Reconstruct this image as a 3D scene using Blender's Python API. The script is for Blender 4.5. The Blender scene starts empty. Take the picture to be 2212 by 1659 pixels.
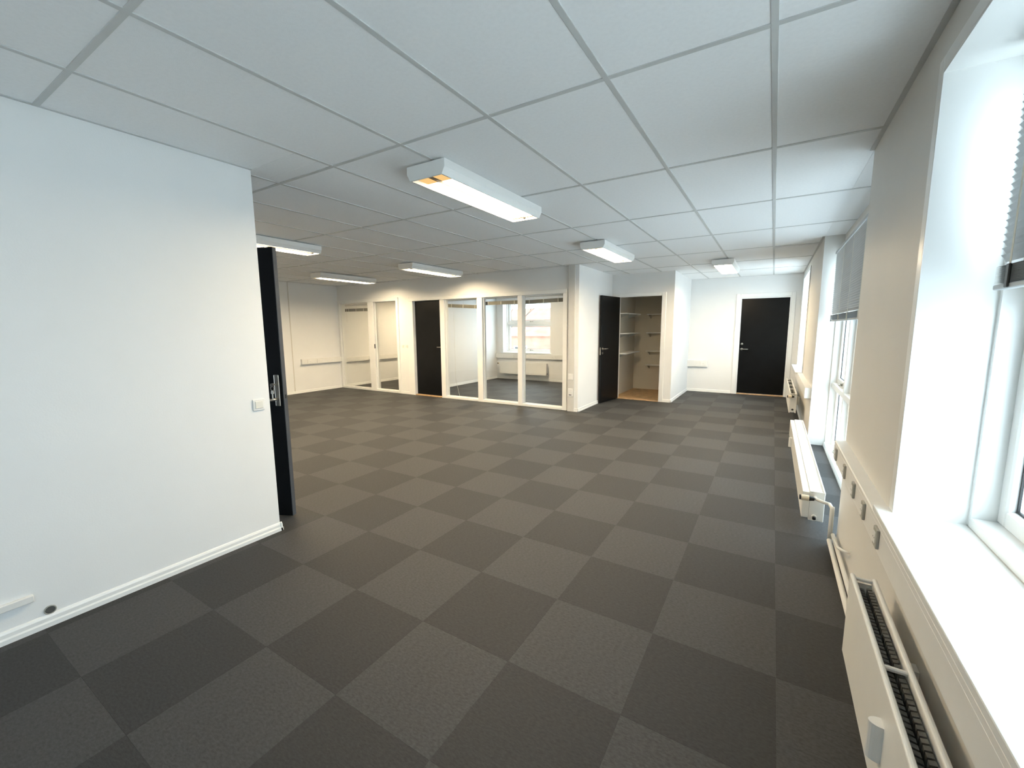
import bpy, bmesh, math
from mathutils import Matrix, Vector

# ------------------------------------------------------------------ camera, world, exposure
SC = bpy.context.scene
COL = SC.collection
CAM_H = 1.4478
FPX, YAW, PITCH, ROLL = 914.15, -0.550584, -0.131697, -0.007027
cy, sy, cp, sp = math.cos(YAW), math.sin(YAW), math.cos(PITCH), math.sin(PITCH)
fwd = Vector((sy*cp, cy*cp, sp)); rgt = Vector((cy, -sy, 0)); upv = rgt.cross(fwd)
cr, sr = math.cos(ROLL), math.sin(ROLL)
r2 = cr*rgt + sr*upv; u2 = -sr*rgt + cr*upv
camd = bpy.data.cameras.new('camera'); cam = bpy.data.objects.new('camera', camd); COL.objects.link(cam)
cam.matrix_world = Matrix(((r2.x, u2.x, -fwd.x, 0), (r2.y, u2.y, -fwd.y, 0), (r2.z, u2.z, -fwd.z, CAM_H), (0, 0, 0, 1)))
camd.sensor_width = 36.0; camd.lens = FPX/2212*36.0; camd.clip_start = 0.02; camd.clip_end = 500
SC.camera = cam

SKY_COL, SKY_STR = (0.75, 0.885, 1.0), 8.5
LAMP_COL, LAMP_STR = (1.0, 0.79, 0.51), 79.0
W = bpy.data.worlds.new('overcast_sky'); SC.world = W; W.use_nodes = True
bg = W.node_tree.nodes['Background']; bg.inputs[0].default_value = (*SKY_COL, 1); bg.inputs[1].default_value = SKY_STR
vs = SC.view_settings
vs.view_transform = 'Standard'; vs.look = 'None'; vs.gamma = 1.0; vs.use_curve_mapping = False
vs.exposure = 0.28
SC.cycles.max_bounces = 12; SC.cycles.diffuse_bounces = 8; SC.cycles.transparent_max_bounces = 16
SC.cycles.caustics_reflective = False; SC.cycles.caustics_refractive = False
SC.cycles.sample_clamp_indirect = 6.0

def portal(name, loc, rot, sx, sz):
    d = bpy.data.lights.new(name, 'AREA'); d.shape = 'RECTANGLE'; d.size = sx; d.size_y = sz
    d.cycles.is_portal = True
    o = bpy.data.objects.new(name, d); COL.objects.link(o); o.location = loc; o.rotation_euler = rot
    return o

# ------------------------------------------------------------------ main dimensions (metres)
ZC = 2.476                    # ceiling grid underside
XL = -2.97                    # near left wall face
XR = 0.445                    # window wall face
XW = 0.635                    # face of the window frames
XF = -9.14                    # far left wall
YP = 6.75                     # glass partition face
YC = 8.43                     # closet wall face
YB = 10.25                    # end wall face
YBK = -3.6                    # wall behind the camera
WIN_ADDED = (-2.30, -0.60, 0.735, 2.29)  # added window behind the camera, brings more light to the near area
WIN1 = (0.28, 2.08, 0.735, 2.29)
NICHE = (3.40, 6.25)
WIN3 = (8.28, 9.90, 0.70, 2.33)
WIN4 = (-6.58, -5.08, 0.76, 2.20)
portal('window_portal', (0.80, (WIN1[0]+WIN1[1])/2, 1.51), (0, math.pi/2, 0), 1.6, 1.8)
portal('window_portal', (0.80, (WIN_ADDED[0]+WIN_ADDED[1])/2, 1.51), (0, math.pi/2, 0), 1.6, 1.7)
portal('window_portal', (0.80, 4.825, 1.17), (0, math.pi/2, 0), 2.3, 2.85)
portal('window_portal', (0.80, 9.09, 1.51), (0, math.pi/2, 0), 1.65, 1.62)
portal('window_portal', (-5.83, YB+0.36, 1.48), (-math.pi/2, 0, 0), 1.5, 1.46)

# ------------------------------------------------------------------ materials
MATS = {}
def mat(name, col, rough=0.5, spec=0.5, metal=0.0, noise=0.0, scale=20.0, bump=0.0, bscale=None, sheen=0.0, coat=0.0):
    if name in MATS: return MATS[name]
    m = bpy.data.materials.new(name); m.use_nodes = True; nt = m.node_tree; b = nt.nodes['Principled BSDF']
    b.inputs['Base Color'].default_value = (*col, 1); b.inputs['Roughness'].default_value = rough
    b.inputs['Specular IOR Level'].default_value = spec; b.inputs['Metallic'].default_value = metal
    if sheen: b.inputs['Sheen Weight'].default_value = sheen
    if coat: b.inputs['Coat Weight'].default_value = coat
    if noise or bump:
        tc = nt.nodes.new('ShaderNodeTexCoord'); n = nt.nodes.new('ShaderNodeTexNoise')
        n.inputs['Scale'].default_value = scale; n.inputs['Detail'].default_value = 4
        nt.links.new(tc.outputs['Object'], n.inputs['Vector'])
        if noise:
            r = nt.nodes.new('ShaderNodeValToRGB')
            r.color_ramp.elements[0].position = 0.3; r.color_ramp.elements[1].position = 0.7
            r.color_ramp.elements[0].color = (*[max(0, c*(1-noise)) for c in col], 1)
            r.color_ramp.elements[1].color = (*[min(1, c*(1+noise)) for c in col], 1)
            nt.links.new(n.outputs['Fac'], r.inputs['Fac']); nt.links.new(r.outputs['Color'], b.inputs['Base Color'])
        if bump:
            n2 = nt.nodes.new('ShaderNodeTexNoise'); n2.inputs['Scale'].default_value = bscale or scale*4; n2.inputs['Detail'].default_value = 3
            nt.links.new(tc.outputs['Object'], n2.inputs['Vector'])
            bp = nt.nodes.new('ShaderNodeBump'); bp.inputs['Strength'].default_value = bump; bp.inputs['Distance'].default_value = 0.004
            nt.links.new(n2.outputs['Fac'], bp.inputs['Height']); nt.links.new(bp.outputs['Normal'], b.inputs['Normal'])
    MATS[name] = m; return m

def emit(name, col, strength):
    m = bpy.data.materials.new(name); m.use_nodes = True; nt = m.node_tree; nt.nodes.clear()
    e = nt.nodes.new('ShaderNodeEmission'); e.inputs[0].default_value = (*col, 1); e.inputs[1].default_value = strength
    o = nt.nodes.new('ShaderNodeOutputMaterial'); nt.links.new(e.outputs[0], o.inputs[0]); MATS[name] = m; return m

def glass(name, tint):
    m = bpy.data.materials.new(name); m.use_nodes = True; nt = m.node_tree; nt.nodes.clear()
    t = nt.nodes.new('ShaderNodeBsdfTransparent'); t.inputs[0].default_value = (*tint, 1)
    g = nt.nodes.new('ShaderNodeBsdfGlossy'); g.inputs['Roughness'].default_value = 0.01
    lw = nt.nodes.new('ShaderNodeLayerWeight'); lw.inputs[0].default_value = 0.5
    pw = nt.nodes.new('ShaderNodeMath'); pw.operation = 'POWER'; pw.inputs[1].default_value = 4.5
    f = nt.nodes.new('ShaderNodeMath'); f.operation = 'MULTIPLY_ADD'; f.inputs[1].default_value = 0.7; f.inputs[2].default_value = 0.03
    nt.links.new(lw.outputs['Facing'], pw.inputs[0]); nt.links.new(pw.outputs[0], f.inputs[0])
    mx = nt.nodes.new('ShaderNodeMixShader'); o = nt.nodes.new('ShaderNodeOutputMaterial')
    nt.links.new(f.outputs[0], mx.inputs[0]); nt.links.new(t.outputs[0], mx.inputs[1]); nt.links.new(g.outputs[0], mx.inputs[2])
    nt.links.new(mx.outputs[0], o.inputs[0]); MATS[name] = m; return m

def carpet(name, col, ang):
    m = bpy.data.materials.new(name); m.use_nodes = True; nt = m.node_tree; b = nt.nodes['Principled BSDF']
    b.inputs['Roughness'].default_value = 0.66; b.inputs['Specular IOR Level'].default_value = 0.28
    b.inputs['Sheen Weight'].default_value = 0.02; b.inputs['Sheen Roughness'].default_value = 0.5
    tc = nt.nodes.new('ShaderNodeNewGeometry')
    mp = nt.nodes.new('ShaderNodeMapping'); mp.inputs['Rotation'].default_value = (0, 0, ang); mp.inputs['Scale'].default_value = (1.0, 2.2, 1.0)
    nt.links.new(tc.outputs['Position'], mp.inputs['Vector'])
    n = nt.nodes.new('ShaderNodeTexNoise'); n.inputs['Scale'].default_value = 55; n.inputs['Detail'].default_value = 5; n.inputs['Roughness'].default_value = 0.7
    nt.links.new(mp.outputs[0], n.inputs['Vector'])
    r = nt.nodes.new('ShaderNodeValToRGB'); r.color_ramp.elements[0].position = 0.28; r.color_ramp.elements[1].position = 0.75
    r.color_ramp.elements[0].color = (*[c*0.62 for c in col], 1); r.color_ramp.elements[1].color = (*[c*1.45 for c in col], 1)
    nt.links.new(n.outputs['Fac'], r.inputs['Fac']); nt.links.new(r.outputs['Color'], b.inputs['Base Color'])
    bp = nt.nodes.new('ShaderNodeBump'); bp.inputs['Strength'].default_value = 0.35; bp.inputs['Distance'].default_value = 0.004
    nt.links.new(n.outputs['Fac'], bp.inputs['Height']); nt.links.new(bp.outputs['Normal'], b.inputs['Normal'])
    MATS[name] = m; return m

CLOSET_DIM = mat('dimmed_closet_paint', (0.60, 0.56, 0.47), 0.7, 0.25, noise=0.02, scale=3)  # white closet walls; their dimness is put into a darker beige colour
PAINT = mat('white_wall_paint', (0.81, 0.81, 0.80), 0.55, 0.35, noise=0.012, scale=3, bump=0.08, bscale=140)
SATIN_BACKLIT = mat('satin_white_backlit', (0.70, 0.685, 0.65), 0.48, 0.15, noise=0.012, scale=4)  # satin white, darkened and warmed to carry the backlit shade of the wall
WOODW = mat('white_gloss_woodwork', (0.83, 0.83, 0.81), 0.30, 0.5, noise=0.01, scale=6)
TILE = mat('mineral_ceiling_tile', (0.94, 0.945, 0.945), 0.85, 0.2, noise=0.02, scale=60, bump=0.12, bscale=260)
TBAR = mat('ceiling_grid_metal', (0.60, 0.61, 0.60), 0.5, 0.4, noise=0.03, scale=9)
CARD = carpet('dark_carpet_pile', (0.028, 0.0283, 0.0290), 0.0)
CARL = carpet('light_carpet_pile', (0.0455, 0.046, 0.047), math.pi/2)
RADW = mat('radiator_enamel', (0.80, 0.785, 0.74), 0.35, 0.5, noise=0.015, scale=8)
FIN = mat('dusty_convector_metal', (0.10, 0.10, 0.09), 0.7, 0.3, noise=0.3, scale=40)
PLAST = mat('white_plastic', (0.80, 0.79, 0.76), 0.4, 0.5, noise=0.015, scale=12)
PLASTG = mat('grey_socket_plastic', (0.36, 0.35, 0.31), 0.5, 0.4, noise=0.06, scale=30)
CREAM = mat('cream_thermostat_plastic', (0.75, 0.66, 0.50), 0.4, 0.5, noise=0.02, scale=20)
BLACKP = mat('black_plastic', (0.012, 0.012, 0.012), 0.4, 0.5, noise=0.2, scale=30)
BLACKD = mat('black_door_laminate', (0.004, 0.0045, 0.005), 0.30, 0.18, noise=0.25, scale=7)
EDGED = mat('slate_door_edge', (0.055, 0.062, 0.075), 0.5, 0.4, noise=0.1, scale=10)
STEEL = mat('brushed_steel', (0.36, 0.335, 0.29), 0.32, 0.5, metal=1.0, noise=0.08, scale=60)
ALU = mat('matt_aluminium_slat', (0.40, 0.42, 0.43), 0.42, 0.4, metal=0.2, noise=0.03, scale=20)
STACK = mat('taupe_slat_stack', (0.30, 0.28, 0.23), 0.5, 0.4, noise=0.1, scale=50)
TAPE = mat('pale_ladder_tape', (0.72, 0.70, 0.62), 0.8, 0.2, noise=0.04, scale=60)
LAMPW = mat('lamp_housing_white', (0.82, 0.82, 0.80), 0.4, 0.5, noise=0.01, scale=9)
OAK = mat('oak_laminate', (0.50, 0.33, 0.17), 0.45, 0.4, noise=0.25, scale=9)
OAKD = mat('oak_threshold', (0.55, 0.36, 0.20), 0.4, 0.4, noise=0.2, scale=14)
RUBBER = mat('grey_grommet', (0.09, 0.09, 0.085), 0.6, 0.3, noise=0.15, scale=40)
BRICK = mat('red_brickwork', (0.42, 0.17, 0.12), 0.85, 0.2, noise=0.25, scale=1.5)
ROOF = mat('red_roof_tiles', (0.38, 0.14, 0.09), 0.8, 0.2, noise=0.2, scale=2.0)
BARK = mat('grey_bark', (0.10, 0.085, 0.07), 0.9, 0.1, noise=0.3, scale=8)
BOUNCE_YARD = mat('pale_bounce_ground', (0.86, 0.86, 0.85), 0.9, 0.1, noise=0.08, scale=0.6)  # ground colour raised so the yard bounces skylight up to the ceiling
RENDER = mat('outside_render', (0.55, 0.53, 0.48), 0.9, 0.1, noise=0.05, scale=2)
GLASS = glass('window_glass', (0.96, 0.985, 0.98))
GLASSI = glass('partition_glass', (0.985, 0.99, 0.985))
LAMP = emit('lamp_light', LAMP_COL, LAMP_STR)
TUBEND = emit('amber_tube_end', (1.0, 0.62, 0.24), 0.8)

# ------------------------------------------------------------------ mesh helpers
class MB:
    def __init__(s): s.bm = bmesh.new()
    def box(s, x0, x1, y0, y1, z0, z1, bev=0.0, seg=2, M=None):
        b = bmesh.new(); bmesh.ops.create_cube(b, size=1.0)
        for v in b.verts: v.co = Vector(((x0+x1)/2+v.co.x*(x1-x0), (y0+y1)/2+v.co.y*(y1-y0), (z0+z1)/2+v.co.z*(z1-z0)))
        if bev: bmesh.ops.bevel(b, geom=list(b.edges), offset=min(bev, abs(x1-x0)*.45, abs(y1-y0)*.45, abs(z1-z0)*.45), segments=seg, profile=0.5, affect='EDGES')
        s._add(b, M); return s
    def _add(s, b, M=None):
        mp = {}
        for v in b.verts: mp[v] = s.bm.verts.new(M @ v.co if M else v.co)
        for f in b.faces:
            try: s.bm.faces.new([mp[v] for v in f.verts])
            except ValueError: pass
        b.free()
    def prism(s, prof, axis, a0, a1, M=None):
        """prof: list of (p,q); axis 'x': (p,q)=(y,z); 'y': (x,z); 'z': (x,y)"""
        b = bmesh.new()
        def P(p, q, a): return {'x': (a, p, q), 'y': (p, a, q), 'z': (p, q, a)}[axis]
        A = [b.verts.new(P(p, q, a0)) for p, q in prof]; B = [b.verts.new(P(p, q, a1)) for p, q in prof]
        n = len(prof)
        for i in range(n): b.faces.new([A[i], A[(i+1) % n], B[(i+1) % n], B[i]])
        b.faces.new(A[::-1]); b.faces.new(B)
        bmesh.ops.recalc_face_normals(b, faces=list(b.faces)); s._add(b, M); return s
    def tube(s, pts, r, n=10, caps=True, M=None):
        pts = [Vector(p) for p in pts]; b = bmesh.new(); rings = []
        for i, p in enumerate(pts):
            d = (pts[min(i+1, len(pts)-1)]-pts[max(i-1, 0)]).normalized()
            a = d.cross(Vector((0, 0, 1)));
            if a.length < 1e-3: a = d.cross(Vector((1, 0, 0)))
            a.normalize(); c = d.cross(a)
            rr = r[i] if isinstance(r, (list, tuple)) else r
            rings.append([b.verts.new(p+(a*math.cos(t)+c*math.sin(t))*rr) for t in [2*math.pi*k/n for k in range(n)]])
        for i in range(len(rings)-1):
            for k in range(n): b.faces.new([rings[i][k], rings[i][(k+1) % n], rings[i+1][(k+1) % n], rings[i+1][k]])
        if caps: b.faces.new(rings[0]); b.faces.new(rings[-1])
        bmesh.ops.recalc_face_normals(b, faces=list(b.faces)); s._add(b, M); return s
    def mesh(s, name, m, smooth=False):
        me = bpy.data.meshes.new(name); s.bm.to_mesh(me); s.bm.free(); me.materials.append(m)
        if smooth:
            for p in me.polygons: p.use_smooth = True
        return me
    def build(s, name, m, parent=None, smooth=False, loc=None):
        return link(name, s.mesh(name, m, smooth), parent, loc)

def link(name, me, parent=None, loc=None):
    o = bpy.data.objects.new(name, me); COL.objects.link(o)
    if parent is not None: o.parent = parent
    if loc: o.location = loc
    return o
def empty(name, loc=(0, 0, 0), rz=0.0):
    o = bpy.data.objects.new(name, None); COL.objects.link(o); o.location = loc; o.rotation_euler = (0, 0, rz); o.empty_display_size = 0.1
    return o
def tag(o, label, cat, group=None):
    o['label'] = label; o['category'] = cat
    if group: o['group'] = group
    return o
def struct(o, label=None):
    o['kind'] = 'structure'
    if label: o['label'] = label
    return o
def copy_tree(o, parent=None):
    c = o.copy(); COL.objects.link(c)
    if parent is not None: c.parent = parent
    for ch in list(o.children): copy_tree(ch, c)
    return c
BX = lambda *a, **k: MB().box(*a, **k)

def wall(name, axis, a0, a1, u0, u1, z0, z1, holes=(), m=None, label=None):
    us = sorted(set([u0, u1]+[h for q in holes for h in q[:2]])); zs = sorted(set([z0, z1]+[h for q in holes for h in q[2:]]))
    nu, nz = len(us)-1, len(zs)-1
    def solid(i, j):
        if i < 0 or j < 0 or i >= nu or j >= nz: return False
        uc, zc = (us[i]+us[i+1])/2, (zs[j]+zs[j+1])/2
        return not any(q[0] < uc < q[1] and q[2] < zc < q[3] for q in holes)
    bm = bmesh.new(); V = {}
    def v(i, j, k):
        key = (i, j, k)
        if key not in V:
            a = (a0, a1)[k]; V[key] = bm.verts.new((a, us[i], zs[j]) if axis == 'x' else (us[i], a, zs[j]))
        return V[key]
    for i in range(nu):
        for j in range(nz):
            if not solid(i, j): continue
            for k in (0, 1): bm.faces.new([v(i, j, k), v(i+1, j, k), v(i+1, j+1, k), v(i, j+1, k)])
            if not solid(i-1, j): bm.faces.new([v(i, j, 0), v(i, j, 1), v(i, j+1, 1), v(i, j+1, 0)])
            if not solid(i+1, j): bm.faces.new([v(i+1, j, 0), v(i+1, j, 1), v(i+1, j+1, 1), v(i+1, j+1, 0)])
            if not solid(i, j-1): bm.faces.new([v(i, j, 0), v(i, j, 1), v(i+1, j, 1), v(i+1, j, 0)])
            if not solid(i, j+1): bm.faces.new([v(i, j+1, 0), v(i, j+1, 1), v(i+1, j+1, 1), v(i+1, j+1, 0)])
    bmesh.ops.recalc_face_normals(bm, faces=list(bm.faces))
    me = bpy.data.meshes.new(name); bm.to_mesh(me); bm.free(); me.materials.append(m or PAINT)
    return struct(link(name, me), label)

# ------------------------------------------------------------------ shell: walls
ZT = 2.62
wall('wall_left', 'x', XL-0.10, XL, YBK, 1.60, 0, ZT, label='near white painted wall with a light switch near its free end')
wall('wall_vestibule', 'x', -4.05, -3.95, YBK, 1.75, 0, ZT, [(0.50, 1.40, 0, 2.06)])
wall('wall_vestibule_end', 'y', 1.65, 1.75, XF-0.1, -4.05, 0, ZT)
wall('wall_behind', 'y', YBK-0.12, YBK, -4.05, 0.9, 0, ZT)
wall('wall_right', 'x', XR, 0.80, YBK-0.12, NICHE[0], -0.2, ZT, [WIN1, WIN_ADDED], SATIN_BACKLIT, 'satin white window wall and pier beside the nearest window')
wall('wall_right_far', 'x', XR, 0.80, NICHE[1], YB+0.4, -0.2, ZT, [WIN3], SATIN_BACKLIT, 'window wall beyond the full height recess')
wall('wall_niche_lintel', 'x', XW, 0.80, NICHE[0], NICHE[1], 2.30, ZT, (), SATIN_BACKLIT)
wall('wall_far_left', 'x', XF-0.1, XF, 1.75, YB+0.4, 0, ZT, label='far white panelled wall with a vertical panel joint')
wall('wall_partition', 'y', YP, YP+0.10, XF, -2.99, 0, ZT, [(XF, -7.06, 0, 2.13), (-6.74, -3.02, 0, 2.10)], label='white partition wall above and between the glazed frames')
wall('wall_closet_side', 'x', -2.90, -2.80, 6.72, YC+0.1, 0, ZT)
wall('wall_closet_front', 'y', YC, YC+0.10, -2.80, -1.61, 0, ZT, [(-2.66, -1.83, 0, 2.04)])
wall('wall_alcove', 'x', -1.71, -1.61, YC+0.1, YB, 0, ZT)
wall('wall_closet_inner', 'x', -2.86, -2.76, YC+0.1, YB, 0, ZT, (), CLOSET_DIM)
wall('wall_closet_back', 'y', 9.98, 10.06, -2.76, -1.71, 0, ZT, (), CLOSET_DIM)
wall('wall_end', 'y', YB, YB+0.34, XF-0.1, XR, 0, ZT, [WIN4, (-0.64, 0.29, 0, 2.05)], label='white end wall with the closed black door')
wall('wall_office', 'x', -6.90, -6.80, YP+0.10, YB, 0, ZT)
wall('wall_office_side', 'x', -2.99, -2.90, YP+0.10, YB, 0, ZT)

# panel joint on far left wall
struct(BX(XF, XF+0.006, 5.50, 5.518, 0.06, ZC).build('trim_1', mat('joint_strip', (0.62, 0.60, 0.55), 0.6, 0.3, noise=0.03)))

# ------------------------------------------------------------------ floor with carpet tiles
FL = struct(BX(XF-0.1, 0.80, YBK-0.12, YB+0.34, -0.2, -0.006).build('floor', CARD), 'dark grey carpet tile floor laid in a chequered pattern')
U0, V0 = -1.4006, 3.4161
RECTS = [(XL, XR, YBK, 1.60), (-3.95, XR, 1.60, 1.75), (-3.95, XL-0.1, YBK, 1.60), (XF, XR, 1.75, YP), (-2.80, XR, YP-0.03, YC), (-1.61, XR, YC, YB), (XR, XW, NICHE[0], NICHE[1])]
OFFICE = [(XF, -6.90, YP+0.1, YB), (-6.80, -2.99, YP+0.1, YB)]
def inside(x, y, rs): return any(r[0]-1e-6 <= x <= r[1]+1e-6 and r[2]-1e-6 <= y <= r[3]+1e-6 for r in rs)
cells = []
for i in range(-20, 6):
    for j in range(-15, 16):
        x0, x1, y0, y1 = U0+.5*i, U0+.5*i+.5, V0+.5*j, V0+.5*j+.5
        dark = (i+j) % 2 == 0
        for rs, off in ((RECTS, False), (OFFICE, True)):
            if all(inside(x, y, rs) for x in (x0, (x0+x1)/2, x1) for y in (y0, (y0+y1)/2, y1)):
                cells.append((x0, x1, y0, y1, dark, off)); continue
            for r in rs:
                a, b, c, d = max(x0, r[0]), min(x1, r[1]), max(y0, r[2]), min(y1, r[3])
                if b-a > 0.015 and d-c > 0.015: cells.append((a, b, c, d, dark, off))
def px(x, y, z):
    v = Vector((x, y, z-CAM_H)); d = v.dot(fwd)
    return (1106+FPX*v.dot(r2)/d, 829.5-FPX*v.dot(u2)/d) if d > 0.05 else None
def parea(c):
    if c[5]: return 0
    q = px((c[0]+c[1])/2, (c[2]+c[3])/2, 0)
    if not q or not (-300 < q[0] < 2400 and 500 < q[1] < 1900): return 0
    if c[0] < -3.1 and (c[2]+c[3])/2 < -0.50*(c[0]+c[1])/2: return 0          # behind the near left wall
    d2 = ((c[0]+c[1])/2)**2+((c[2]+c[3])/2)**2+CAM_H**2
    return (c[1]-c[0])*(c[3]-c[2])/d2**1.5
cells.sort(key=parea, reverse=True)
TM = {}; rest = {True: MB(), False: MB()}; nt_ = 0
for c in cells:
    x0, x1, y0, y1, dark, off = c; m = CARD if dark else CARL
    g = 0.0001
    if nt_ < 300 and parea(c) > 0:
        w, h = round(x1-x0, 3), round(y1-y0, 3); k = (w, h, dark)
        if k not in TM: TM[k] = BX(-w/2+g, w/2-g, -h/2+g, h/2-g, -0.006, 0.0, bev=0.0004, seg=1).mesh('carpet_tile', m)
        link('carpet_tile', TM[k], FL, ((x0+x1)/2, (y0+y1)/2, 0)); nt_ += 1
    else: rest[dark].box(x0+g, x1-g, y0+g, y1-g, -0.006, 0.0)
for dk in (True, False):
    o = rest[dk].build('carpet_tiles', CARD if dk else CARL, FL); o['kind'] = 'stuff'
CF = struct(BX(-2.76, -1.71, YC, 9.98, -0.006, 0.012).build('floor_closet', OAK), 'light oak laminate floor inside the closet')

# ------------------------------------------------------------------ ceiling: tiles in a metal grid
CE = struct(BX(XF-0.1, 0.80, YBK-0.12, YB+0.34, ZC+0.019, 2.70).build('ceiling', TILE), 'suspended ceiling of pale rectangular tiles in a metal grid')
GX0, GY0 = -0.0612, 0.6478
CR = [(XL, XR, YBK, 1.60), (-3.95, XR, 1.60, 1.75), (-3.95, XL-0.1, YBK, 1.60), (XF, XR, 1.75, YP), (-2.80, XR, YP-0.03, YC), (-1.61, XR, YC, YB), (XR, XW, NICHE[0], NICHE[1])]
CMESH = {}
def ctile(a, b, c, d):
    w, h = round(b-a, 3), round(d-c, 3); k = (w, h)
    if k not in CMESH: CMESH[k] = BX(-w/2+.0, w/2-.0, -h/2, h/2, 0, 0.015, bev=0.002, seg=1).mesh('ceiling_tile', TILE)
    link('ceiling_tile', CMESH[k], CE, ((a+b)/2, (c+d)/2, ZC+0.004))
for i in range(-1, 17):
    for j in range(-4, 9):
        x1 = GX0-.6*i; x0 = x1-.6; y0 = GY0+1.2*j; y1 = y0+1.2
        if i == -1: x1 = XW
        rs = CR
        if all(inside(x, y, rs) for x in (x0, (x0+x1)/2, x1) for y in (y0, (2*y0+y1)/3, (y0+2*y1)/3, y1)): ctile(x0, x1, y0, y1); continue
        for r in rs:
            a, b, c, d = max(x0, r[0]), min(x1, r[1]), max(y0, r[2]), min(y1, r[3])
            if b-a > 0.02 and d-c > 0.02: ctile(a, b, c, d)
def spans(vals_rects, fixed, ax):
    s = []
    for r in vals_rects:
        lo, hi, f0, f1 = (r[2], r[3], r[0], r[1]) if ax == 'x' else (r[0], r[1], r[2], r[3])
        if f0 <= fixed <= f1: s.append([lo, hi])
    s.sort(); out = []
    for a, b in s:
        if out and a <= out[-1][1]+0.11: out[-1][1] = max(out[-1][1], b)
        else: out.append([a, b])
    return out
for i in range(0, 16):
    x = GX0-.6*i
    for a, b in spans(CR, x, 'x'): BX(x-.012, x+.012, a, b, ZC, ZC+0.006, bev=.001, seg=1).build('ceiling_bar', TBAR, CE)
for j in range(-3, 9):
    y = GY0+1.2*j
    for a, b in spans(CR, y, 'y'): BX(a, b, y-.012, y+.012, ZC+0.0006, ZC+0.006, bev=.001, seg=1).build('ceiling_bar', TBAR, CE)
for a, b, c, d in ((XR-.022, XR, YBK, NICHE[0]), (XR-.022, XR, NICHE[1], YB), (XL, XL+.022, YBK, 1.60), (XF, XF+.022, 1.75, YP), (XF, -2.99, YP-.022, YP)):
    BX(a, b, c, d, ZC+0.001, ZC+0.006).build('ceiling_bar', TBAR, CE)

# ------------------------------------------------------------------ baseboards
def baseboard(name, axis, face, sgn, u0, u1, h=0.062):
    f = face; p = [(f, 0), (f+sgn*.016, 0), (f+sgn*.016, .022), (f+sgn*.011, .030), (f+sgn*.011, h-.014), (f+sgn*.007, h-.004), (f, h)]
    return struct(MB().prism(p, 'y' if axis == 'x' else 'x', u0, u1).build(name, WOODW))
baseboard('baseboard_left', 'x', XL, 1, YBK, 1.612)
baseboard('baseboard_left_end', 'y', 1.60, 1, XL-.1, XL+.016)
baseboard('baseboard_far_left', 'x', XF, 1, 1.75, YP)
baseboard('baseboard_office', 'x', XF, 1, YP+.1, YB)
baseboard('baseboard_partition', 'y', YP, -1, -7.06, -6.74)
baseboard('baseboard_closet_side', 'x', -2.80, 1, 6.704, YC)
baseboard('baseboard_closet_end', 'y', 6.72, -1, -2.99, -2.784)
baseboard('baseboard_closet_front', 'y', YC, -1, -1.75, -1.594)
baseboard('baseboard_alcove', 'x', -1.61, 1, YC-.016, YB)
baseboard('baseboard_end', 'y', YB, -1, -1.61, -0.72)
baseboard('baseboard_office_left', 'x', -6.80, 1, YP+.1, YB)
baseboard('baseboard_office_back', 'y', YB, -1, -6.80, -2.99)
baseboard('baseboard_right_far', 'x', XR, -1, NICHE[1], YB)
baseboard('baseboard_niche', 'x', XW-.02, -1, NICHE[0], NICHE[1], 0.05)

# ------------------------------------------------------------------ windows (local: x along wall, y outward, z up)
def ring(x0, x1, y0, y1, z0, z1, l, r, b, t, bev=.003):
    m = MB()
    m.box(x0, x0+l, y0, y1, z0, z1, bev=bev, seg=1); m.box(x1-r, x1, y0, y1, z0, z1, bev=bev, seg=1)
    m.box(x0+l, x1-r, y0, y1, z0, z0+b, bev=bev, seg=1); m.box(x0+l, x1-r, y0, y1, z1-t, z1, bev=bev, seg=1)
    return m
def make_window(name, loc, rz, w, z0, z1, transom, mulls, depth=0.14, label=None, step=0.02):
    R = struct(empty(name, loc, rz), label)
    ring(0, w, 0, depth, z0, z1, step, step, .035, .03).build('window_frame', WOODW, R)
    xs = [step]+list(mulls)+[w-step]; zs = [z0+.035]+list(transom)+[z1-.03]
    for mx in mulls: BX(mx-.03, mx+.03, .02, depth, z0+.035, z1-.03, bev=.003, seg=1).build('mullion', WOODW, R)
    for t in transom: BX(step, w-step, .02, depth, t-.03, t+.03, bev=.003, seg=1).build('transom', WOODW, R)
    for i in range(len(xs)-1):
        for j in range(len(zs)-1):
            a = xs[i]+(.03 if i else .0); b = xs[i+1]-(.03 if i < len(xs)-2 else .0)
            c = zs[j]+(.03 if j else 0); d = zs[j+1]-(.03 if j < len(zs)-2 else 0)
            s = ring(a, b, .065, .125, c, d, .055, .055, .06, .055, bev=.006).build('sash', WOODW, R)
            BX(a+.05, b-.05, .095, .103, c+.055, d-.05).build('pane', GLASS, s)
            g = ring(a+.054, b-.054, .088, .094, c+.059, d-.054, .008, .008, .008, .008, bev=0).build('gasket', BLACKP, s)
            hx = (a+b)/2
            h = MB(); h.box(hx-.012, hx+.012, .045, .066, c+.012, c+.042, bev=.004); h.tube([(hx, .05, c+.027), (hx, .035, c+.027), (hx+.05, .03, c+.028), (hx+.10, .032, c+.028)], .007, 8)
            h.build('handle', STEEL, s, smooth=True)
    return R
HP = -math.pi/2
w1 = make_window('window_1', (XW, WIN1[1], 0), HP, WIN1[1]-WIN1[0], WIN1[2], WIN1[3], (1.60,), (0.90,), label='white framed window beside the near pier with a raised blind')
w_added = make_window('window_added', (XW, WIN_ADDED[1], 0), HP, WIN_ADDED[1]-WIN_ADDED[0], WIN_ADDED[2], WIN_ADDED[3], (1.60,), (0.85,))
w2 = make_window('window_2', (XW-.02, NICHE[1], 0), HP, NICHE[1]-NICHE[0], 0.0, 2.30, (0.75,), (0.95, 1.90), label='tall white framed window filling the floor to ceiling recess')
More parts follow.
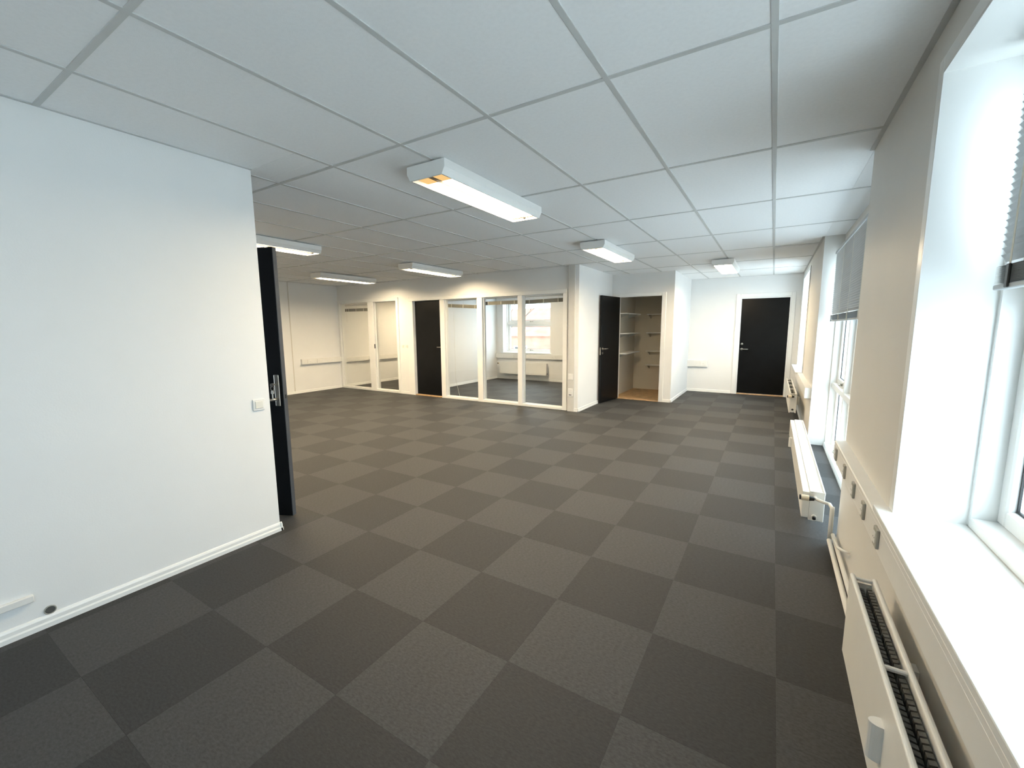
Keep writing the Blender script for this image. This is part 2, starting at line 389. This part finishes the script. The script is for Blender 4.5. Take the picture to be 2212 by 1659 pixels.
w3 = make_window('window_3', (XW, WIN3[1], 0), HP, WIN3[1]-WIN3[0], WIN3[2], WIN3[3], (1.60,), (0.81,), label='far window in the window wall next to the end wall')
w4 = make_window('window_4', (WIN4[0], YB+.20, 0), 0, WIN4[1]-WIN4[0], WIN4[2], WIN4[3], (1.57,), (), label='two part window in the glazed office back wall')
# casing trims and sills
def trim_right(parent_name, win, root):
    y0, y1, z0, z1 = win
    W2 = root.location
    m = MB()
    for a, b, c, d in ((y1, y1+.055, z0-.02, z1+.055), (y0-.055, y0, z0-.02, z1+.055), (y0, y1, z1, z1+.055)):
        m.box(W2.y-b, W2.y-a, XR-.012-W2.x, XR-W2.x, c, d, bev=.004, seg=1)
    m.build('casing', WOODW, root)
    lin = MB()
    lin.box(W2.y-y1, W2.y-y1+.006, XR-W2.x-.012, 0.0, z0, z1); lin.box(W2.y-y0-.006, W2.y-y0, XR-W2.x-.012, 0.0, z0, z1); lin.box(W2.y-y1+.006, W2.y-y0-.006, XR-W2.x-.012, 0.0, z1-.006, z1)
    lin.build('reveal_lining', WOODW, root)
trim_right('w1', WIN1, w1); trim_right('w_added', WIN_ADDED, w_added); trim_right('w3', WIN3, w3)
BX(0, 2.08+2.30+.12, 0.385-XW, 0.0, 0.711, 0.736, bev=.004).build('window_sill', WOODW, w1, loc=(-.06, 0, 0))
BX(0, WIN3[1]-WIN3[0]+.1, 0.345-XW, 0.0, 0.672, 0.704, bev=.004).build('window_sill', WOODW, w3, loc=(-.05, 0, 0))
BX(-.06, WIN4[1]-WIN4[0]+.06, -.24, 0.0, WIN4[2]-.03, WIN4[2]+.004, bev=.004).build('window_sill', WOODW, w4)

# ------------------------------------------------------------------ glazed partition frames
def glazing(name, x0, x1, ztop, posts, door=None, label=None):
    R = struct(empty(name, (0, YP, 0)), label)
    F = lambda a, b, z0, z1, y0=-.018, y1=.112: BX(a, b, y0, y1, z0, z1, bev=.004, seg=1)
    F(x0, x1, ztop-.07, ztop).build('head_rail', WOODW, R)
    for a, b in posts: F(a, b, 0, ztop-.07).build('post', WOODW, R)
    bays = [(posts[i][1], posts[i+1][0]) for i in range(len(posts)-1)]
    for k, (a, b) in enumerate(bays):
        if door == k: continue
        F(a, b, 0, .048).build('sill_rail', WOODW, R)
        ring(a, b, .030, .062, .048, ztop-.07, .018, .018, .012, .012).build('glazing_bead', WOODW, R)
        BX(a+.012, b-.012, .042, .049, .055, ztop-.078).build('pane', GLASSI, R)
    return R
g1 = glazing('window_6', XF, -7.06, 2.13, [(XF, -9.075), (-8.05, -7.855), (-7.135, -7.06)], label='two bay glazed frame beside the far left wall')
BX(-7.862, -7.838, -.03, -.018, 1.00, 1.10, bev=.004).build('pull_handle', BLACKP, g1)
g2 = glazing('window_7', -6.74, -3.02, 2.10, [(-6.74, -6.625), (-5.865, -5.75), (-4.925, -4.80), (-4.005, -3.91), (-3.10, -3.02)], door=0, label='three bay glazed partition with dark door in the same frame')

# ------------------------------------------------------------------ doors
def lever(parent, x, y, z, dx, out, rose='round', mt=STEEL, ln=.125):
    """lever handle on a leaf face: out = -1/+1 along local y, dx = direction of the grip"""
    h = MB()
    if rose == 'round': h.tube([(x, y, z), (x, y+out*.010, z)], .026, 16)
    h.tube([(x, y, z), (x, y+out*.045, z), (x+dx*.012, y+out*.055, z), (x+dx*ln, y+out*.052, z)], [.010, .010, .010, .008], 10)
    return h.build('lever_handle', mt, parent, smooth=True)

# door_1: black leaf standing open behind the near wall end
D1 = struct(empty('door_1', (-3.905, 1.385, 0), math.atan2(.385, .815)), 'thick black door standing ajar behind the near wall with keys in its lock')
leaf = BX(0, 0.90, 0, .042, .012, 2.035, bev=.003, seg=1).build('leaf', BLACKD, D1)
BX(0.898, 0.903, .001, .041, .014, 2.033, bev=.001, seg=1).build('edge_strip', EDGED, leaf)
BX(0.902, 0.906, .014, .028, .935, .965, bev=.001, seg=1).build('latch', BLACKP, leaf)
pl = MB().box(.838, .876, -.009, 0, .880, 1.115, bev=.008); pl.tube([(.857, -.006, 1.045), (.857, -.016, 1.045)], .012, 14); pl.build('lock_plate', STEEL, leaf)
lever(leaf, .857, -.008, .935, -1, -1, rose=None)
for hz in (.25, 1.0, 1.80): MB().tube([(.004, .046, hz), (.004, .046, hz+.10)], .009, 10).build('hinge', STEEL, D1, smooth=True)
fr = MB(); fr.box(-4.06, -3.94, 1.385, 1.43, 0, 2.09); fr.box(-4.06, -3.94, .47, .515, 0, 2.09); fr.box(-4.06, -3.94, .515, 1.385, 2.045, 2.09)
fo = fr.build('door_frame', WOODW, D1); fo.matrix_parent_inverse = D1.matrix_basis.inverted()
# keys hanging from the lock
K = empty('key_ring', (0, 0, 0)); K.matrix_world = D1.matrix_basis @ Matrix.Translation((.857, -.018, 1.045))
tag(K, 'small bunch of steel keys hanging in the black door lock', 'keys')
k1 = MB(); k1.box(-.0015, .0015, -.030, .0, -.006, .006); k1.tube([(0, -.030, -.0), (0, -.044, 0)], .013, 14); k1.build('key_in_lock', STEEL, K)
rg = [(0, -.040+.016*math.sin(t)*.3, -.022+.018*math.cos(t)) for t in [2*math.pi*i/16 for i in range(17)]]
MB().tube([(0.012*math.sin(2*math.pi*i/16), -.040, -.026+.017*math.cos(2*math.pi*i/16)) for i in range(17)], .0016, 6).build('ring', STEEL, K)
kp = MB().prism([(-.008, -.040), (.008, -.040), (.011, -.052), (.011, -.062), (.004, -.068), (.004, -.105), (-.005, -.105), (-.005, -.068), (-.011, -.062), (-.011, -.052)], 'y', -.043, -.040)
kp.build('hanging_key', mat('nickel_key', (.80, .78, .72), .35, .5, metal=.3, noise=.05), K)

# door_2: closed dark door in the partition
D2 = struct(empty('door_2', (0, YP, 0)), 'closed black door beside the three bay glass partition')
l2 = BX(-6.622, -5.868, .055, .095, .022, 2.028, bev=.003, seg=1).build('leaf', BLACKD, D2)
lever(l2, -5.900, .055, 1.06, -1, -1, ln=.085)
BX(-6.625, -5.865, -.010, .105, 0, .020, bev=.003).build('threshold', OAKD, D2)
ar = MB(); ar.box(-6.80, -6.735, -.014, 0, 0, 2.11, bev=.003); ar.build('architrave', WOODW, D2)

# door_3: closet door swung open
D3 = struct(empty('door_3', (-2.632, 8.415, 0), math.atan2(-.75, -.105)), 'black closet door swung open against the side wall')
l3 = BX(0, .757, -.036, 0, .012, 2.035, bev=.002, seg=1).build('leaf', BLACKD, D3)
BX(.755, .759, -.030, -.006, .93, 1.07, bev=.001).build('lock_forend', STEEL, l3)
lever(l3, .705, 0, 1.045, -1, 1)
es = MB().tube([(.705, 0, .965), (.705, .008, .965)], .022, 16); es.build('escutcheon', STEEL, l3)
cf = MB()
for a, b, c, d in ((-2.765, -2.655, 0, 2.10), (-1.832, -1.752, 0, 2.10), (-2.655, -1.832, 2.035, 2.10)): cf.box(a, b, YC-.014, YC+.11, c, d, bev=.004, seg=1)
c3 = cf.build('door_frame', WOODW, D3); c3.matrix_parent_inverse = D3.matrix_basis.inverted()
t3 = BX(-2.655, -1.832, YC-.012, YC+.10, 0, .016, bev=.003).build('threshold', OAKD, D3); t3.matrix_parent_inverse = D3.matrix_basis.inverted()

# door_4: closed door in the end wall
D4 = struct(empty('door_4', (0, YB, 0)), 'closed black door in the end wall near the far radiator')
l4 = BX(-.605, .255, .06, .10, .022, 2.02, bev=.003, seg=1).build('leaf', BLACKD, D4)
lever(l4, -.555, .06, .965, 1, -1)
MB().tube([(-.555, .06, 1.075), (-.555, .045, 1.075)], .024, 16).build('lock_cylinder', STEEL, l4, smooth=True)
d4 = MB(); d4.box(-.645, -.602, -.0, .13, 0, 2.06); d4.box(.252, .295, 0, .13, 0, 2.06); d4.box(-.602, .252, 0, .13, 2.02, 2.06); d4.build('door_frame', WOODW, D4)
ac = MB()
for a, b, c, d in ((-.705, -.625, 0, 2.125), (.275, .345, 0, 2.125), (-.625, .275, 2.045, 2.125)): ac.box(a, b, -.018, 0, c, d, bev=.005, seg=1)
ac.build('architrave', WOODW, D4)
BX(-.602, .252, -.005, .12, 0, .020, bev=.003).build('threshold', OAKD, D4)

# ------------------------------------------------------------------ ceiling lights
def make_light(L=1.26):
    R = empty('ceiling_light')
    p = [(-.155, 0), (-.155, -.048), (-.148, -.058), (-.132, -.088), (-.122, -.088), (-.122, -.012), (.122, -.012), (.122, -.088), (.132, -.088), (.148, -.058), (.155, -.048), (.155, 0)]
    MB().prism(p, 'y', .012, L-.012).build('housing', LAMPW, R)
    q = [(-.155, 0), (-.155, -.048), (-.148, -.058), (-.132, -.088), (.132, -.088), (.148, -.058), (.155, -.048), (.155, 0)]
    for a, b in ((0, .012), (L-.012, L)): MB().prism(q, 'y', a, b).build('end_cap', LAMPW, R)
    for s in (-1, 1):
        MB().box(s*.062-.056, s*.062+.056, .16, L-.035, -.066, -.060).build('diffuser', LAMP, R)
        for ya, yb in ((.012, .16), (L-.035, L-.012)): MB().box(s*.062-.056, s*.062+.056, ya, yb, -.066, -.060).build('tube_end', TUBEND, R)
    MB().box(-.0035, .0035, .012, L-.012, -.080, -.056).build('divider', mat('divider_grey', (.012, .011, .010), .6, .2, noise=.05), R)
    MB().box(-.10, .10, .15, L-.15, 0, .010).build('mounting_plate', mat('mount_grey', (.2, .2, .2), .6, .3, noise=.05), R)
    return R
LIGHTS = [(-1.905, 2.09, 'long white ceiling light nearest the window pier, tubes lit'),
          (-1.905, 4.95, 'lit white ceiling light in front of the closet side wall'),
          (-0.725, 7.36, 'lit white ceiling light in front of the end wall door'),
          (-4.99, 2.13, 'lit white ceiling light above the open black door'),
          (-4.99, 4.95, 'lit white ceiling light in front of the three bay glass partition'),
          (-7.16, 4.86, 'lit white ceiling light near the two bay glazed frame'),
          (-7.16, 2.13, 'added unseen ceiling light over the corner behind the open black door'),  # added lamp out of view, brightens the far left wall and ceiling
          (-5.05, 7.75, 'lit white ceiling light inside the glazed office'),
          (-8.0, 8.1, 'added unseen ceiling light inside the office behind the two bay frame')]  # added lamp out of view, balances the light in this office
L0 = make_light()
for k, (x, y, lb) in enumerate(LIGHTS):
    o = L0 if k == 0 else copy_tree(L0)
    o.location = (x, y, ZC-.010+(.018 if k > 6 else 0)); tag(o, lb, 'ceiling light', 'fluorescent ceiling lights')

# ------------------------------------------------------------------ radiators (local: x along wall, y towards wall, z up)
def heat_meter(R, x, y, z0, z1):
    n = 10; pr = [(x+.019*math.cos(math.pi*k/n), y-.030*math.sin(math.pi*k/n)) for k in range(n+1)]
    MB().prism(pr, 'z', z0, z1).build('heat_meter', PLAST, R)
def thermostat(R, x, y, z, out):
    """thermostat head lying along local -y, at radiator end; out = +-1 along local x"""
    a = MB().tube([(x, y, z), (x, y-.045, z)], .020, 14); a.build('thermostat_head', CREAM, R, smooth=False)
    MB().tube([(x, y-.0455, z), (x, y-.056, z)], .017, 14).build('thermostat_cap', BLACKP, R)
    MB().tube([(x, y+.030, z), (x, y, z)], [.012, .018], 12).build('valve_collar', BLACKP, R)
def open_radiator(name, loc, rz, L, D, z0, z1, label, meter=None, valve=None, bars=(), gap=.05):
    R = tag(empty(name, loc, rz), label, 'radiator', 'panel radiators under the windows')
    t = .016
    MB().box(0, L, 0, t, z0, z1, bev=.007, seg=3).build('front_panel', RADW, R)
    MB().box(0, L, D-t, D, z0, z1-.004, bev=.007, seg=3).build('back_panel', RADW, R)
    f = MB(); n = int((L-.10)/.020)
    for k in range(n):
        x = .05+k*.020
        f.prism([(x, t+.006), (x+.012, t+.006), (x+.016, D/2-.003), (x+.002, D/2-.003)], 'z', z0+.03, z1-.030)
        f.prism([(x+.004, D/2+.004), (x+.018, D/2+.004), (x+.014, D-t-.006), (x, D-t-.006)], 'z', z0+.03, z1-.022)
    f.build('convector_fins', FIN, R)
    for x in list(bars)+[.015, L-.015]:
        MB().box(x-.007, x+.007, t-.002, D-t+.002, z1-.020, z1-.008, bev=.003, seg=1).build('cross_bar', RADW, R)
    for x in (.004, L-.012): MB().box(x, x+.008, t-.002, D-t+.002, z0+.01, z1-.03).build('end_plate', RADW, R)
    for x in (L*.2, L*.8): MB().box(x-.02, x+.02, D, D+gap, z0+.06, z1-.10).build('wall_bracket', RADW, R)
    if meter: heat_meter(R, meter, 0, (z0+z1)/2-.035, (z0+z1)/2+.07)
    if valve:
        xe = L if valve > 0 else 0
        MB().tube([(xe, D/2, z1-.045), (xe+valve*.03, D/2, z1-.045)], .012, 10).build('valve_stub', RADW, R, smooth=True)
        thermostat(R, xe+valve*.03, D/2-.02, z1-.045, valve)
        MB().tube([(xe, D/2, z0+.05), (xe+valve*.006, D/2, z0+.05)], .014, 12).build('blanking_plug', BLACKP, R)
    return R
# nearest radiator below the near window
r1 = open_radiator('radiator', (0.312, 1.99, 0), HP, 1.70, .082, .165, .50, 'white panel radiator under the near window sill, grey fins showing in its open top', meter=.635, bars=(.515, 1.1))
MB().tube([(-.0, .041, .46), (-.018, .041, .46)], .010, 10).build('vent_screw', PLAST, r1, smooth=True)
# far radiator by the end wall
r3 = open_radiator('radiator', (0.258, 9.25, 0), HP, 2.10, .088, .215, .50, 'white panel radiator below the far window near the end door', valve=1, bars=(.5, 1.0, 1.5))
# office radiator on the end wall
r4 = open_radiator('radiator', (-6.61, YB-.165, 0), 0, 1.50, .085, .165, .50, 'white panel radiator under the glazed office window', valve=-1, bars=(.5, 1.0))
MB().tube([(1.50, .043, .215), (1.508, .043, .215)], .014, 12).build('blanking_plug', BLACKP, r4)
# low closed convector in front of the recess
r2o = tag(empty('radiator', (0.249, 6.20, 0), HP), 'low closed white convector standing in front of the tall window recess', 'radiator', 'panel radiators under the windows')
LL = 2.69
MB().box(0, LL, 0, .042, .105, .292, bev=.004, seg=2).build('front_panel', RADW, r2o)
MB().box(0, LL, .042, .130, .088, .285, bev=.003, seg=1).build('casing', RADW, r2o)
lip = MB()
for a, b in ((.042, .050), (.122, .131)): lip.box(0, LL, a, b, .283, .300, bev=.002, seg=1)
lip.box(0, .010, .050, .122, .283, .300); lip.box(LL-.010, LL, .050, .122, .283, .300); lip.build('top_rim', RADW, r2o)
GR = mat('pale_grille', (.66, .67, .67), .5, .4, noise=.03, scale=40)
MB().box(.010, LL-.010, .050, .122, .284, .290).build('top_grille', GR, r2o)
for x in (.25, .95, 1.75, 2.4): MB().box(x-.02, x+.02, .02, .11, 0, .095, bev=.003).build('floor_bracket', RADW, r2o)
heat_meter(r2o, .76, 0, .135, .235)
thermostat(r2o, LL+.045, .035, .262, 1)
MB().tube([(LL-.002, .072, .262), (LL+.03, .072, .262), (LL+.05, .085, .262), (LL+.07, .12, .258), (LL+.075, .148, .255), (LL+.14, .156, .25)], .011, 10).build('valve_pipe', RADW, r2o, smooth=True)
MB().tube([(LL, .075, .118), (LL+.012, .075, .118)], .016, 14).build('plug_ring', RADW, r2o)
MB().tube([(LL+.012, .075, .118), (LL+.024, .075, .112)], .011, 12).build('drain_plug', BLACKP, r2o)

# heating pipes along the near pier
def pipe(pts, r, label): return tag(MB().tube(pts, r, 12).build('heating_pipe', RADW, None, smooth=True), label, 'pipe', 'painted heating pipes on the near pier')
pipe([(.405, 3.37, .262), (.405, 3.362, .25), (.405, 3.36, .02)], .013, 'upright painted heating pipe dropping to the floor at the pier corner')
pipe([(.400, 3.33, .045), (.400, 1.9, .045), (.400, .2, .045)], .014, 'lower painted heating pipe running along the floor of the pier')
pipe([(.418, 3.33, .088), (.418, 1.9, .088), (.418, .2, .088)], .012, 'upper painted heating pipe above the floor pipe along the pier')
pipe([(.440, 2.85, .20), (.420, 2.85, .20), (.410, 2.88, .19), (.405, 3.0, .15), (.405, 3.20, .115)], .008, 'thin painted pipe bending out of the pier wall')

# ------------------------------------------------------------------ cable trunking
def trunk(name, loc, rz, L, D, z0, z1, label, socks=(), end=None):
    """local x along wall, y towards wall (front at y=0), z up"""
    R = tag(empty(name, loc, rz), label, 'cable trunking', 'white cable trunking along the walls')
    p = [(0, z0+.004), (0, z1-.004), (.004, z1), (D, z1), (D, z0), (.004, z0)]
    MB().prism(p, 'x', 0, L).build('channel', PLAST, R)
    MB().box(.003, L-.003, -.0006, .002, z0+.022, z1-.022, bev=.0004, seg=1).build('cover_strip', PLAST, R)
    for x, w, ms in socks:
        h = (z1-z0)-.046
        s = MB().box(x-w/2, x+w/2, -.011, -.001, (z0+z1)/2-h/2, (z0+z1)/2+h/2, bev=.003, seg=2).build('socket', PLAST if not ms else PLASTG, R)
        MB().box(x-w*.30, x+w*.30, -.0135, -.010, (z0+z1)/2-h*.30, (z0+z1)/2+h*.30, bev=.002, seg=1).build('socket_face', PLAST, s)
        for q in (-1, 1): MB().tube([(x+q*.009, -.0138, (z0+z1)/2), (x+q*.009, -.0128, (z0+z1)/2)], .003, 8).build('socket_hole', BLACKP, s)
    return R
trunk('cable_trunking', (.388, 3.395, 0), HP, 6.9, XR-.388, .590, .710, 'deep white cable trunking with sockets below the near window sill',
      [(.15, .05, 1), (.52, .05, 1), (.83, .05, 1), (1.10, .05, 1), (1.38, .06, 1)])
trunk('cable_trunking', (.378, YB, 0), HP, YB-6.30, XR-.378, .560, .690, 'white cable trunking under the far window with an open white end', [(1.2, .12, 0)])
tA = trunk('cable_trunking', (XF+.055, 5.69, 0), math.pi/2, YP-5.69, .055, .650, .772, 'short white cable trunking with two sockets on the far panelled wall', [(.20, .13, 0), (.42, .08, 0)])
trunk('cable_trunking', (XF+.055, YP+.11, 0), math.pi/2, YB-YP-.11, .055, .625, .745, 'white cable trunking inside the office behind the two bay frame', [(.75, .12, 0)])
trunk('cable_trunking', (-6.80, YB-.06, 0), 0, 3.81, .06, .600, .722, 'white cable trunking along the glazed office window wall', [(.55, .12, 0), (1.83, .10, 0)])
trunk('cable_trunking', (-1.61, YB-.055, 0), 0, .415, .055, .560, .708, 'stub of white cable trunking with a socket in the alcove corner', [(.33, .12, 0)])
# low cable duct on near left wall
cd = tag(MB().box(XL, XL+.022, -1.9, .40, .158, .192, bev=.003, seg=1).build('cable_duct', PLAST), 'slim white cable duct low on the near left wall', 'cable duct')
gm = empty('wall_grommet', (XL, .447, .080)); tag(gm, 'round dark cable hole in the near wall just above the baseboard', 'cable hole')
MB().tube([(0, 0, 0), (.003, 0, 0)], .022, 20).build('cap', RUBBER, gm)
rim = MB(); rim.tube([(.003, .020*math.cos(2*math.pi*i/20), .020*math.sin(2*math.pi*i/20)) for i in range(21)], .0025, 6, caps=False); rim.build('rim', PLASTG, gm)

# vertical cable post at the end of the glazing
P = tag(empty('cable_post', (-2.985, 6.70, 0)), 'upright grey-white cable post with outlets at the end of the glass partition', 'cable post')
MB().prism([(0, .05), (0, .004), (.004, 0), (.116, 0), (.120, .004), (.120, .05)], 'z', 0, ZC).build('post_channel', mat('post_grey', (.62, .61, .58), .45, .4, noise=.015, scale=9), P)
for z0, z1 in ((.555, .66), (.265, .405)):
    s = MB().box(.012, .100, -.012, .001, z0, z1, bev=.003).build('outlet', PLAST, P)
    MB().box(.024, .088, -.0145, -.011, z0+.012 if z0 > .5 else z0+.065, z1-.012, bev=.003, seg=1).build('outlet_face', PLAST, s)
    if z0 < .5:
        for q in (.035, .060): MB().box(q, q+.017, -.0135, -.011, z0+.018, z0+.036).build('data_port', BLACKP, s)

# ------------------------------------------------------------------ switches
def switch(loc, rz, label, w=.085):
    R = tag(empty('light_switch', loc, rz), label, 'light switch', 'white wall light switches')
    MB().box(-w/2, w/2, -.009, 0, -w/2, w/2, bev=.004).build('plate', PLAST, R)
    MB().box(-w*.32, w*.32, -.014, -.008, -w*.32, w*.32, bev=.004).build('rocker', mat('ivory_rocker', (.72, .70, .63), .4, .5, noise=.02, scale=20), R)
    return R
switch((XL, 1.522, .94), math.pi/2, 'square white light switch near the free end of the near wall', .078)
switch((-6.965, YP, 1.058), 0, 'white light switch on the partition next to the two bay frame', .07)
switch((-6.848, YP, 1.058), 0, 'white light switch on the partition next to the black door frame', .07)

# ------------------------------------------------------------------ blinds
def slat_mesh(L, w=.025, ang=-1.05):
    pr = []; n = 4
    for k in range(n+1):
        u = -w/2+w*k/n; c = .0022*(1-(2*u/w)**2); pr.append((u, c))
    pr += [(u, c-.0006) for u, c in pr[::-1]]
    ca, sa = math.cos(ang), math.sin(ang)
    return MB().prism([(p*ca-q*sa, p*sa+q*ca) for p, q in pr], 'x', 0, L).mesh('slat', ALU)
def venetian(loc, rz, L, ztop, zbot, label, cords):
    R = tag(empty('venetian_blind', loc, rz), label, 'window blind', 'half lowered venetian blinds')
    MB().box(0, L, -.014, .014, ztop-.028, ztop, bev=.002, seg=1).build('head_rail', ALU, R)
    me = slat_mesh(L-.006); z = ztop-.042
    while z > zbot+.075: link('slat', me, R, (.003, 0, z)); z -= .0212
    flat = slat_mesh(L-.006, ang=-.12)
    for k in range(14): link('slat', flat, R, (.003, 0, zbot+.020+k*.0038))
    MB().box(0, L, -.014, .014, zbot, zbot+.016, bev=.003, seg=1).build('bottom_rail', ALU, R)
    for x in cords:
        MB().box(x-.006, x+.006, -.0145, -.0135, zbot+.004, ztop-.028).box(x-.006, x+.006, .0135, .0145, zbot+.004, ztop-.028).build('ladder_tape', TAPE, R)
        MB().box(x-.010, x+.010, -.019, -.0125, zbot+.002, zbot+.072, bev=.002, seg=1).build('tape_clip', BLACKP if x < .2 else TAPE, R)
    MB().tube([(L-.30, -.020, ztop-.02), (L-.298, -.022, ztop-.55)], .004, 8).build('tilt_wand', PLAST, R)
    return R
venetian((.598, 1.965, 0), HP, 1.64, 2.265, 1.555, 'grey aluminium venetian blind half lowered in the near window', (.10, .55, 1.05, 1.55))
venetian((.565, 6.17, 0), HP, 2.70, 2.285, 1.495, 'grey aluminium venetian blind half lowered in the tall recess window', (.12, .75, 1.35, 1.95, 2.55))
def raised(x0, x1, zl, zr, label, ntape=3):
    """raised blind with its slats bunched up under the head of a glazed bay"""
    L = x1-x0
    R = tag(empty('raised_blind', (x0, YP+.155, 0)), label, 'window blind', 'raised blinds behind the partition glass')
    MB().box(0, L, -.014, .014, 2.005, 2.03, bev=.002, seg=1).build('head_rail', PLAST, R)
    a = math.atan2(zr-zl, L); M = Matrix.Translation((0, 0, zl)) @ Matrix.Rotation(-a, 4, 'Y')
    s = MB()
    for k in range(14): s.box(0, L, -.013, .013, .008+k*.0042, .0108+k*.0042, M=M)
    s.box(0, L, -.012, .012, 0, .008, M=M); s.box(.002, L-.002, -.010, .010, .006, .066, M=M); s.build('slat_stack', STACK, R)
    for k in range(ntape):
        x = L*(k+.5)/ntape
        MB().box(x-.009, x+.009, -.0155, -.0135, 0, .068, M=M).build('ladder_tape', TAPE, R)
        MB().tube([M @ Vector((x, 0, .066)), (x, 0, 2.006)], .0016, 6).build('lift_cord', TAPE, R)
    MB().tube([(.06, -.018, 2.005), (.065, -.02, 1.62)], .004, 6).build('tilt_wand', PLAST, R)
    return R
raised(-5.83, -4.93, 1.885, 1.828, 'raised taupe blind hanging crooked in the glass bay beside the black door')
raised(-4.91, -4.02, 1.892, 1.892, 'raised taupe blind hanging level in the middle glass bay')
raised(-3.99, -3.12, 1.885, 1.900, 'raised taupe blind in the glass bay beside the cable post')
raised(-9.06, -8.24, 1.875, 1.870, 'raised taupe blind behind the pane next to the far wall')
for x, z, lb in ((-5.66, .06, 'loose pale blind cord touching the floor behind the glass by the black door'),):
    tag(MB().tube([(x, YP+.185, 1.80), (x+.01, YP+.185, 1.2), (x+.02, YP+.17, .4), (x+.10, YP+.2, .01), (x+.17, YP+.19, .006)], .0025, 6).build('blind_cord', TAPE), lb, 'cord')

# ------------------------------------------------------------------ closet shelves
def shelf(x0, x1, y0, y1, z, brs, wallside, label):
    R = tag(empty('closet_shelf', (0, 0, 0)), label, 'shelf', 'white shelves in the closet')
    MB().box(x0, x1, y0, y1, z-.018, z, bev=.002, seg=1).build('board', WOODW, R)
    for q in brs:
        m = MB()
        if wallside == 'x': m.prism([(x0, z-.018), (x1-.03, z-.018), (x1-.03, z-.026), (x0+.012, z-.10), (x0, z-.10)], 'y', q, q+.012)
        else: m.prism([(y1, z-.018), (y0+.03, z-.018), (y0+.03, z-.026), (y1-.012, z-.10), (y1, z-.10)], 'x', q, q+.012)
        m.build('bracket', PLASTG, R)
    return R
for z, nm in ((1.735, 'topmost'), (1.325, 'middle'), (.915, 'lowest')):
    shelf(-2.76, -2.53, 8.60, 9.62, z, (8.8, 9.45), 'x', f'{nm} white shelf on the closet side wall by the door')
for z, nm in ((1.735, 'topmost'), (1.325, 'second highest'), (.915, 'third highest'), (.60, 'lowest')):
    shelf(-2.44, -1.71, 9.76, 9.98, z, (-2.40, -1.85), 'y', f'{nm} white shelf on the closet back wall')

# ------------------------------------------------------------------ outside
GZ = -3.2
G = struct(BX(-60, 90, -60, 120, GZ-.3, GZ).build('ground', BOUNCE_YARD), 'yard outside the windows, made pale to bounce light onto the ceiling')
B = tag(empty('brick_building', (-22, 34, GZ)), 'red brick house seen through the office window', 'building')
MB().box(-16, 16, 0, 9, 0, 4.0).build('walls', BRICK, B)
MB().prism([(-.5, 3.9), (4.5, 6.6), (9.5, 3.9)], 'x', -16.4, 16.4).build('roof', ROOF, B)
for k in range(8):
    w = MB().box(-14.6+k*4, -13.2+k*4, -.05, .05, 1.6, 3.0).build('window_frame', WOODW, B)
    MB().box(-14.5+k*4, -13.3+k*4, -.06, -.04, 1.7, 2.9).build('pane', BLACKP, w)
MB().box(-5, -4, 4, 5, 6, 7.4).build('chimney', BRICK, B)
import random
random.seed(4)
T = tag(empty('bare_tree', (-13.5, 21, GZ)), 'leafless tree standing outside the glazed office window', 'tree')
tr = MB(); br = MB()
tr.tube([(0, 0, 0), (.1, 0, 2), (.05, .1, 4.2)], [.22, .17, .12], 8); tr.build('trunk', BARK, T)
def grow(p, d, L, r, n):
    q = p+d*L; br.tube([p, p+d*L*.5+Vector((random.uniform(-.1, .1),)*3)*L*.3, q], [r, r*.8, r*.6], 5)
    if n:
        for _ in range(3):
            e = (d+Vector((random.uniform(-.8, .8), random.uniform(-.8, .8), random.uniform(-.1, .5)))).normalized(); grow(q, e, L*.72, r*.6, n-1)
for _ in range(5):
    grow(Vector((.05, .1, 3.4+.2*_)), Vector((random.uniform(-.8, .8), random.uniform(-.8, .8), .9)).normalized(), 1.3, .07, 4)
br.build('branches', BARK, T)
